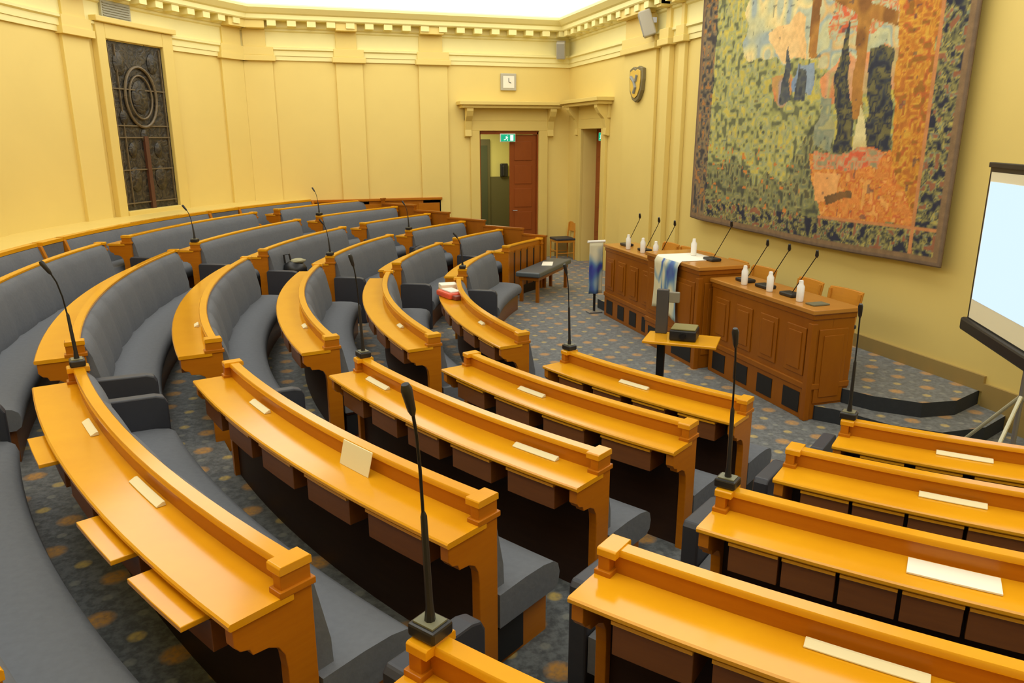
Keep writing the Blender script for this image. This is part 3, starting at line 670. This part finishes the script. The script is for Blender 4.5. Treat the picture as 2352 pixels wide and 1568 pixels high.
def flagmat():
    m, t, b = nt('blue and white flag cloth'); L = t.links.new
    tc = N(t, 'ShaderNodeTexCoord'); mp = N(t, 'ShaderNodeMapping'); mp.inputs['Scale'].default_value = (1, 3.2, 1.1); L(tc.outputs['Object'], mp.inputs[0])
    no = N(t, 'ShaderNodeTexNoise', i_Scale=1.7, i_Detail=1.5, i_Distortion=.8); L(mp.outputs[0], no.inputs['Vector'])
    cr = N(t, 'ShaderNodeValToRGB'); cr.color_ramp.elements[0].position = .30; cr.color_ramp.elements[0].color = (.04, .05, .38, 1)
    cr.color_ramp.elements[1].position = .53; cr.color_ramp.elements[1].color = (.72, .68, .48, 1)
    e = cr.color_ramp.elements.new(.37); e.color = (.10, .22, .45, 1); e = cr.color_ramp.elements.new(.44); e.color = (.33, .45, .50, 1)
    L(no.outputs[0], cr.inputs[0]); L(cr.outputs[0], b.inputs['Base Color']); b.inputs['Roughness'].default_value = .7; return m
M['flag'] = flagmat()
def cloth(label, y0, y1, xf, ztop, zbot0, zbot1, xb):
    """sheet folded over the desk's front edge"""
    mb = MB(); nu = 26
    path = [(xb, ztop+.006), (xb-.15, ztop+.006), (xf+.01, ztop+.008), (xf-.012, ztop-.01)]
    rows = [[] for _ in range(nu+1)]
    for i in range(nu+1):
        u = i/nu; y = y0+(y1-y0)*u; fold = .010*math.sin(u*16)+.008*math.sin(u*29+1); zb = zbot0+(zbot1-zbot0)*u + .05*math.sin(u*math.pi)
        for (x, z) in path: rows[i].append((x, y, z))
        for j in range(1, 15):
            f = j/14; rows[i].append((xf-.028+fold*f-.012, y+(.03*math.sin(f*3)*(1-2*u)), ztop-.01+(zb-ztop+.01)*f))
    n = len(rows[0]); vs = [p for r in rows for p in r]; fs = [(i*n+j, i*n+j+1, (i+1)*n+j+1, (i+1)*n+j) for i in range(nu) for j in range(n-1)]
    o = mb.add(vs, fs).build('flag_cloth', 'flag', smooth=True); so = o.modifiers.new('s', 'SOLIDIFY'); so.thickness = .004
    o.data.materials.append(M['paper'])
    for p in o.data.polygons:
        if p.center.z + o.location.z > ztop-.03: p.material_index = 1
    return tag(o, label, 'flag')
cloth('blue and white flag cloth hung over the front of the raised middle desk', 7.72, 8.30, 4.43, 1.19, .46, .55, 4.95)
# banner stand at the far end
t = thing('banner_stand', 'blue and white banner standing at the far left end of the dais desks', 'banner', (4.52, 10.42, 0))
mb = MB(); nu = 12; rows = []
for i in range(nu+1):
    u = i/nu; x = 4.40+.22*u
    rows.append([(x, 10.36+.018*math.sin(u*9)*(j/12), 1.08-.78*j/12) for j in range(13)])
n = 13; mb.add([p for r in rows for p in r], [(i*n+j, i*n+j+1, (i+1)*n+j+1, (i+1)*n+j) for i in range(nu) for j in range(n-1)])
o = mb.build('banner_cloth', 'flag', t, smooth=True); so = o.modifiers.new('s', 'SOLIDIFY'); so.thickness = .004
MB().tube([(4.37, 10.37, 1.09), (4.65, 10.37, 1.09)], .02).build('top_bar', 'cup', t); MB().box(4.50, 4.53, 10.39, 10.42, .02, 1.08).build('stand_post', 'black', t)
MB().box(4.40, 4.62, 10.32, 10.46, 0, .025).build('foot', 'steel', t, bevel=.006)

# cups, desk microphones, notes on the dais
def cup_at(x, y, z, h, lab):
    o = MB().lathe((x, y, z), [(.030, 0), (.034, .01), (.036, h*.72), (.022, h*.84), (.020, h), (.012, h+.004)], 16).build('water_bottle', 'cup', smooth=True)
    tag(o, lab, 'bottle', 'white water bottles on the dais desks')
for i, (x, y, z, lab) in enumerate(((4.67, 9.62, 1.072, 'white water bottle on the left dais desk, farthest from the flag cloth'), (4.70, 9.23, 1.072, 'white water bottle in the middle of the left dais desk'), (4.70, 8.86, 1.072, 'white water bottle on the left dais desk nearest the flag cloth'), (4.80, 8.08, 1.199, 'white water bottle standing on the flag cloth of the raised desk'),
        (4.69, 6.83, 1.072, 'white water bottle on the right dais desk nearest the raised desk'), (4.72, 6.43, 1.072, 'white water bottle in the middle of the right dais desk'), (4.70, 5.93, 1.072, 'white water bottle on the right dais desk nearest its free end'))):
    cup_at(x, y, z, .20, lab)
def desk_mic(x, y, z, lab, dy=-.22, hh=.42):
    t = thing('desk_microphone', lab, 'microphone', (x, y, z), 'microphones on the dais desks')
    MB().box(x-.06, x+.07, y-.10, y+.10, z, z+.035).build('base', 'black', t, bevel=.01)
    MB().tube([(x+.02, y, z+.03), (x+.06, y+dy*.35, z+hh*.45), (x+.10, y+dy*.8, z+hh*.9), (x+.09, y+dy, z+hh)], .0045).build('gooseneck', 'blackmetal', t, smooth=True)
    MB().tube([(x+.09, y+dy, z+hh-.01), (x+.085, y+dy*1.02, z+hh+.01), (x+.07, y+dy*1.1, z+hh+.06)], [.010, .018, .012], 10).build('capsule', 'black', t, smooth=True)
for x, y, z, lab in ((4.80, 6.98, 1.072, 'dais microphone on the right desk beside the raised desk'), (4.80, 6.62, 1.072, 'dais microphone in the middle of the right desk'), (4.78, 6.18, 1.072, 'dais microphone near the free end of the right desk'), (4.82, 7.70, 1.192, 'dais microphone on the raised middle desk'),
        (4.80, 8.95, 1.072, 'dais microphone on the left desk nearest the raised desk'), (4.80, 9.38, 1.072, 'dais microphone in the middle of the left desk'), (4.80, 9.95, 1.072, 'dais microphone at the far end of the left desk')):
    desk_mic(x, y, z, lab)
o = MB().box(4.68, 4.86, 5.70, 5.82, 1.071, 1.085).build('notepad', plain('grey green notepad', (.14, .13, .07), .6), bevel=.003); tag(o, 'small dark notepad at the free end of the right dais desk', 'notepad')

# ------------------------------------------------------------------ chairs behind the dais
def make_chair(name, label, group, seatmat='navy'):
    t = thing(name, label, 'chair', (0, 0, 0), group); ORG[t.name] = Vector((0, 0, 0))
    for sx in (-1, 1):
        MB().tube([(sx*.20, -.20, 0), (sx*.20, -.20, .43)], [.016, .02], 8).build('leg', 'chairwood', t)
        MB().tube([(sx*.19, .20, 0), (sx*.19, .19, .43), (sx*.20, .23, .78)], [.016, .02, .016], 8).build('leg', 'chairwood', t)
    MB().box(-.21, .21, -.21, .21, .38, .43).build('seat_frame', 'chairwood', t, bevel=.006)
    MB().box(-.225, .225, -.225, .215, .43, .475).build('seat', seatmat, t, bevel=.015)
    rows = []
    for i in range(11):
        u = i/10; x = -.24+.48*u; c = .035*(1-(2*u-1)**2)
        rows.append([(x*.92, .205+c, .60), (x*.92, .225+c+.02, .80), (x*.92, .25+c+.02, .80), (x*.92, .23+c, .60)])
    MB().loft([[Vector(p) for p in r] for r in rows]).build('backrest', 'chairwood', t, bevel=.005)
    MB().tube([(-.20, -.2, .2), (.20, -.2, .2)], .010).tube([(-.20, -.2, .15), (-.19, .2, .15)], .010).tube([(.20, -.2, .15), (.19, .2, .15)], .010).build('stretcher', 'chairwood', t)
    return t
labs = ['orange wooden chair behind the right dais desk, at its free end', 'orange wooden chair behind the right dais desk, nearer the raised desk', 'orange wooden chair behind the raised middle desk, on the right',
        'orange wooden chair behind the raised middle desk, on the left', 'orange wooden chair behind the left dais desk, beside the raised desk', 'orange wooden chair behind the left dais desk, in its middle', 'orange wooden chair behind the left dais desk, at its far end']
ch0 = make_chair('wooden_chair', labs[0], 'orange wooden chairs behind the dais')
for i, (x, y, z, r) in enumerate(((5.27, 6.24, .28, -86), (5.28, 6.84, .28, -95), (5.28, 7.66, .28, -88), (5.29, 8.24, .28, -91), (5.27, 8.98, .28, -85), (5.28, 9.47, .28, -92), (5.27, 9.93, .28, -90))):
    if i == 0: ch0.location = (x, y, z); ch0.rotation_euler = (0, 0, R(r))
    else: copy_thing(ch0, (x, y, z), R(r), labs[i])
c = copy_thing(ch0, (5.93, 15.50, 0), R(-90), 'wooden chair with dark seat standing alone by the far wall between the two doorways'); del c['group']

# upholstered side table bench near the far block
t = thing('padded_table', 'low dark padded bench on wooden legs beside the farthest blocks', 'bench', (4.2, 12.05, 0))
ax = Vector((.64, .768, 0)); rr = math.atan2(ax.y, ax.x); m = Matrix.Translation((4.26, 11.96, 0)) @ Matrix.Rotation(rr, 4, 'Z')
MB().box(-.80, .80, -.21, .21, .42, .50, m).build('pad', plain('slate vinyl', (.075, .09, .10), .4), t, bevel=.02)
MB().box(-.74, .74, -.17, .17, .36, .42, m).build('frame', 'podium', t, bevel=.004)
for sx in (-.70, .70):
    for sy in (-.14, .14): MB().box(sx-.025, sx+.025, sy-.025, sy+.025, 0, .36, m).build('leg', 'podium', t)
m3 = Matrix.Translation((4.34, 12.04, .502)) @ Matrix.Rotation(rr+.3, 4, 'Z')
o = MB().box(-.20, .20, -.09, .09, 0, .008, m3).build('newspaper', 'paper'); tag(o, 'white papers lying on the low dark padded bench', 'papers')

# ------------------------------------------------------------------ projector table in the well
t = thing('projector_table', 'pale wooden projector table on a black column in front of the dais', 'table', (3.36, 5.95, 0))
mt = Matrix.Translation((3.46, 5.94, 0)) @ Matrix.Rotation(R(-38), 4, 'Z')
MB().box(-.33, .33, -.20, .20, .775, .80, mt).build('table_top', 'oak', t, bevel=.006)
MB().box(-.22, -.15, -.03, .03, .04, .775, mt).build('column', 'blackmetal', t, bevel=.006)
MB().box(-.40, .10, -.25, .25, 0, .04, mt).build('base', 'blackmetal', t, bevel=.01)
MB().box(-.27, -.16, .12, .18, .80, 1.22, mt).build('upright_panel', plain('dark grey housing', (.06, .055, .055), .5), t, bevel=.008)
MB().box(-.16, -.06, .13, .17, 1.10, 1.20, mt).build('panel_arm', plain('grey housing arm', (.22, .20, .15), .5), t, bevel=.008)
t = thing('projector', 'black projector with a pale top on the projector table', 'projector', mt @ Vector((.0, 0, .80)))
MB().box(-.10, .14, -.11, .13, .802, .90, mt).build('body', 'black', t, bevel=.012)
MB().box(-.09, .13, -.10, .12, .90, .915, mt).build('top_cover', plain('khaki cover', (.22, .19, .06), .6), t, bevel=.006)
p0 = mt @ Vector((.02, -.11, .85)); p1 = mt @ Vector((.02, -.13, .85)); MB().tube([p0, p1], .03, 14).build('lens', 'blackmetal', t)

# ------------------------------------------------------------------ projection screen on a tripod
sc0 = Vector((5.50, 4.78, 0)); sd = Vector((-math.sin(R(29)), -math.cos(R(29)), 0)); sn = Vector((-math.cos(R(29)), math.sin(R(29)), 0))
SW, zb, zt_ = 1.9, 1.10, 2.36
ms = Matrix(((sd.x, sn.x, 0, sc0.x), (sd.y, sn.y, 0, sc0.y), (0, 0, 1, 0), (0, 0, 0, 1)))
t = thing('projection_screen', 'lit tripod projection screen with black border at the right edge of the photo', 'screen', sc0+sd*.95)
MB().box(-.04, SW+.04, -.012, -.004, zb, zt_, ms).build('border', 'black', t)
MB().box(.0, SW, -.004, .0, zb+.02, zt_-.045, ms).build('canvas', plain('cream screen cloth', (.85, .78, .55), .8), t)
mb = MB()
mb.add([ms @ Vector((.015, .003, zb+.18)), ms @ Vector((SW-.1, .003, zb+.18)), ms @ Vector((SW-.1, .003, zt_-.12)), ms @ Vector((.015, .003, zt_-.12))], [(0, 1, 2, 3)])
mb.build('projected_image', emission('projected light blue image', (.60, .76, 1.0), 1.25), t)
MB().box(-.07, SW+.07, -.06, .04, zb-.10, zb+.01, ms).build('lower_case', 'black', t, bevel=.02)
MB().box(-.04, SW+.04, -.03, .015, zt_-.01, zt_+.03, ms).build('top_bar', 'black', t, bevel=.005)
MB().tube([ms @ Vector((.95, -.09, .35)), ms @ Vector((.95, -.09, zt_+.1))], .018).build('pole', 'steel', t)
for (u, w) in ((.10, .05), (1.5, .45), (1.0, -.60)):
    MB().tube([ms @ Vector((.95, -.09, .75)), ms @ Vector((.95+(u-.95)*1.0, -.09+w, .014))], .014).build('leg', plain('pale alloy leg', (.6, .58, .42), .4, .2), t)

# ------------------------------------------------------------------ tapestry
def tapestry():
    Y0, Y1, ZB, ZT = 10.38, 5.66, 1.385, 4.72
    NU, NV = 300, 210
    rs = np.random.RandomState(3)
    def vn(nu, nv, fu, fv, seed):
        r = np.random.RandomState(seed).rand(int(fv)+3, int(fu)+3, 3)
        y = np.linspace(0, fv, nv); x = np.linspace(0, fu, nu); xi = x.astype(int); yi = y.astype(int); fx = (x-xi)[None, :, None]; fy = (y-yi)[:, None, None]
        fx = fx*fx*(3-2*fx); fy = fy*fy*(3-2*fy)
        g = lambda a, b: r[yi+a][:, xi+b]
        return (g(0, 0)*(1-fx)+g(0, 1)*fx)*(1-fy)+(g(1, 0)*(1-fx)+g(1, 1)*fx)*fy
    U, V = np.meshgrid(np.linspace(Y0, Y1, NU), np.linspace(ZB, ZT, NV))
    col = np.zeros((NV, NU, 3))
    n1 = vn(NU, NV, 84, 60, 1); n2 = vn(NU, NV, 26, 18, 2); n3 = vn(NU, NV, 110, 80, 4); n4 = vn(NU, NV, 9, 7, 5)
    warp = (n2[..., 0]-.5)*.16; warp2 = (n2[..., 1]-.5)*.16
    UU, VV = U+warp, V+warp2
    def C(h): h = h.lstrip('#'); return np.array([(int(h[i:i+2], 16)/255)**2.2 for i in (0, 2, 4)])
    def inpoly(pts, X, Z):
        ins = np.zeros(X.shape, bool); n = len(pts)
        for i in range(n):
            x1, z1 = pts[i]; x2, z2 = pts[(i+1) % n]
            if z1 == z2: continue
            c = ((z1 > Z) != (z2 > Z)) & (X < (x2-x1)*(Z-z1)/(z2-z1)+x1); ins ^= c
        return ins
    def pal(cols, sel):
        A = np.array([C(c) for c in cols]); q = np.clip(sel, 0, .9999)*(len(cols)-1); i = q.astype(int); f = (q-i)[..., None]; f = f*f*(3-2*f); r = A[i]*(1-f)+A[np.minimum(i+1, len(cols)-1)]*f; return r*.94+A.mean(0)*.06
    s = np.clip((n1[..., 0]-.5)*1.7+.5, 0, .999)
    col[:] = pal(['5f6248', '8f9058', 'a8a45c', '8d9570', 'a5a06a', 'b7a84e'], s)
    low = V < 2.25+(n4[..., 0]-.5)*.9+(n2[..., 1]-.5)*.5
    col[low] = pal(['4a4c40', '6e6f4c', '858452', '70765c', '98915a', '5a5640'], s)[low]
    def put(poly, cols, sel=None, w=1.0):
        m = inpoly(poly, U+warp*w, V+warp2*w); col[m] = pal(cols, s if sel is None else sel)[m]
    s2 = np.clip((n2[..., 2]-.5)*1.6+.5, 0, .999); s3 = np.clip((n3[..., 1]-.5)*1.8+.5, 0, .999)
    put([(9.1, 5), (7.95, 5), (7.85, 3.5), (9.3, 3.55), (9.25, 4.1)], ['8f9c9a', 'b5b48c', 'c9bd86', 'd8c184', 'a6ac94'], s2)
    put([(7.9, 5), (6.2, 5), (6.2, 3.5), (7.1, 3.3), (7.75, 3.4)], ['a5aa8c', 'b9b68a', '8fa09a', 'c8a468', 'b8b288'], s2)
    put([(8.75, 3.9), (8.0, 4.0), (7.95, 3.5), (8.6, 3.55)], ['dcb87e', 'd6ad72'], s2)
    put([(8.61, 3.35), (8.4, 3.41), (8.09, 3.25), (8.2, 3.0), (8.56, 3.05)], ['c87848', 'b08a50', '7d87a0'], s2)
    put([(8.15, 3.45), (7.85, 3.45), (7.85, 3.1), (8.15, 3.1)], ['7386a0', '8593a0'], s2)
    put([(7.72, 3.22), (7.38, 3.48), (6.5, 3.45), (6.5, 3.0), (7.69, 3.02)], ['d08a58', 'c4926a', 'a89c68', 'c8784a'], s2)
    put([(7.6, 5), (6.2, 5), (6.2, 3.7), (7.6, 3.65)], ['c05a38', 'a5aa8c', 'b9a070', 'c46a44', 'b09a62', 'a8b090'], s)
    put([(6.68, 5), (6.13, 5), (6.0, 1.74), (6.31, 1.70), (6.49, 2.36)], ['a8662c', 'c48c34', 'b4702c', 'c89a3c', 'b05c30', '8c6028'], s)
    for p in ([(8.34, 3.72), (8.19, 3.01), (8.42, 3.02)], [(8.1, 3.40), (7.96, 3.38), (7.93, 3.0), (8.13, 3.01)]): put(p, ['4c5058', '5a5c54', '40444c'], s, .4)
    for p in ([(7.31, 3.80), (7.05, 2.48), (7.34, 2.48), (7.44, 3.3)], [(6.92, 3.50), (6.62, 3.45), (6.52, 2.48), (6.88, 2.48)]): put(p, ['2c2f3c', '3c3f44', '5a573c', '2a2d3e', '6a6440'], s, .6)
    put([(7.7, 3.0), (7.45, 3.1), (7.38, 2.5), (7.66, 2.5)], ['8d8f74', '7a8470', 'a09a6a'], s)
    for p in ([(8.0, 5), (7.82, 5), (7.78, 3.5), (7.92, 3.5)], [(7.19, 4.0), (7.0, 4.0), (6.97, 2.80), (7.13, 2.80)], [(7.55, 4.25), (7.15, 4.02), (6.62, 3.80), (6.60, 3.66), (7.16, 3.83), (7.62, 4.05)], [(7.2, 5), (7.05, 5), (7.02, 3.9), (7.18, 3.9)]): put(p, ['9a6a34', 'a67638', '7c542c'], s2, .3)
    put([(7.0, 2.95), (6.88, 2.72), (6.78, 2.39), (7.05, 2.38), (7.03, 2.70)], ['c9bd86', 'd0c48e', 'bfae74'], s2, .2)
    put([(7.73, 2.43), (6.51, 2.50), (6.33, 2.15), (6.01, 1.73), (7.45, 1.73), (7.65, 2.12)], ['c87c3c', 'd08c44', 'c46c34', 'c98a38', 'b85c34', 'd49850'], s, .5)
    put([(7.66, 2.45), (6.60, 2.48), (6.62, 2.28), (7.66, 2.26)], ['c85c3c', 'b09a70', 'cf7a50', '8f8a66'], s, .5)
    put([(7.62, 2.22), (7.18, 2.22), (7.24, 1.98), (7.6, 1.9)], ['d89858', 'dca462'], s2, .4)
    put([(7.45, 1.98), (6.98, 2.05), (6.96, 1.98), (7.4, 1.88)], ['5f4c34', '7c5a34'], s2, .4)
    sp = (n1[..., 2] > .86) & (U > 7.8) & (V < 2.5); col[sp] = C('c07838')
    sp = (n1[..., 1] > .90) & (V > 1.4); col[sp] = col[sp]*.4+C('3a3d48')*.6
    # border
    bo = (U > 9.98+.03*np.sin(V*9)) | (U < 6.06) | (V < 1.72)
    col[bo] = pal(['22253a', '2b2e3c', '5c5c44', '8a8450', '34363c', 'a89a50', '6f7a66', '8c5a40'], np.clip((n1[..., 0]*.6+n3[..., 0]*.4-.5)*2.3+.5, 0, .999))[bo]
    lf = (U > 9.98); col[lf] = pal(['3c3a3c', '5c5648', '7a6a50', '88724c', '4c4c50', 'a0703c'], np.clip((n1[..., 0]-.5)*1.8+.5, 0, .999))[lf]
    li = (np.abs(U-6.07) < .018) | ((np.abs(V-1.73) < .018) & (U < 7.5)); col[li] = C('b87c4c')
    ed = (U > 10.31) | (U < 5.77) | (V < 1.475); col[ed] = C('7c6448')
    ed2 = (U > 10.345) | (U < 5.70) | (V < 1.42); col[ed2] = C('6a5846')
    col *= (1.12+.34*n3[..., 2:3])
    mb = MB(); vs = []
    sag = lambda y, v: -.045*math.sin(math.pi*(y-Y1)/(Y0-Y1))*0
    for j in range(NV):
        for i in range(NU):
            y = Y0+(Y1-Y0)*i/(NU-1); f = 1-j/(NV-1); z = ZB+(ZT-ZB)*j/(NV-1)
            z += f*(-.05*max(0, 1-abs(i/(NU-1)-.62)/.6) + .02*math.exp(-(i/(NU-1)/.05)))
            vs.append((XF-.10-.02*f-.012*math.sin(i*.09)*f, y, z))
    # back face ring for thickness
    me = bpy.data.meshes.new('tapestry'); fs = [(j*NU+i, (j+1)*NU+i, (j+1)*NU+i+1, j*NU+i+1) for j in range(NV-1) for i in range(NU-1)]
    me.from_pydata(vs, [], fs)
    ca = me.color_attributes.new('weave', 'FLOAT_COLOR', 'POINT'); ca.data.foreach_set('color', np.concatenate([col.reshape(-1, 3), np.ones((NU*NV, 1))], 1).astype('f').ravel())
    o = bpy.data.objects.new('tapestry', me); COL.objects.link(o); me.polygons.foreach_set('use_smooth', [True]*len(me.polygons))
    so = o.modifiers.new('s', 'SOLIDIFY'); so.thickness = .02; so.offset = -1
    m, t, b = nt('woven wool tapestry'); at = N(t, 'ShaderNodeAttribute', attribute_name='weave'); L = t.links.new
    tc = N(t, 'ShaderNodeTexCoord'); no = N(t, 'ShaderNodeTexNoise', i_Scale=90.0, i_Detail=2.0); L(tc.outputs['Object'], no.inputs['Vector'])
    mx = N(t, 'ShaderNodeMixRGB', blend_type='MULTIPLY'); mx.inputs[0].default_value = .3; L(at.outputs['Color'], mx.inputs[1]); L(no.outputs[0], mx.inputs[2]); L(mx.outputs[0], b.inputs['Base Color']); b.inputs['Roughness'].default_value = .95
    me.materials.append(m)
    tag(o, 'large colourful woven tapestry of a garden hanging on the front wall above the dais', 'tapestry')
    MB().box(XF-.09, XF-.07, Y1+.02, Y0-.02, ZT-.06, ZT+.02).build('hanging_rail', 'oak_dark', None).parent = o
tapestry()
r_ = bpy.data.objects['hanging_rail']; r_.matrix_parent_inverse = Matrix.Identity(4)
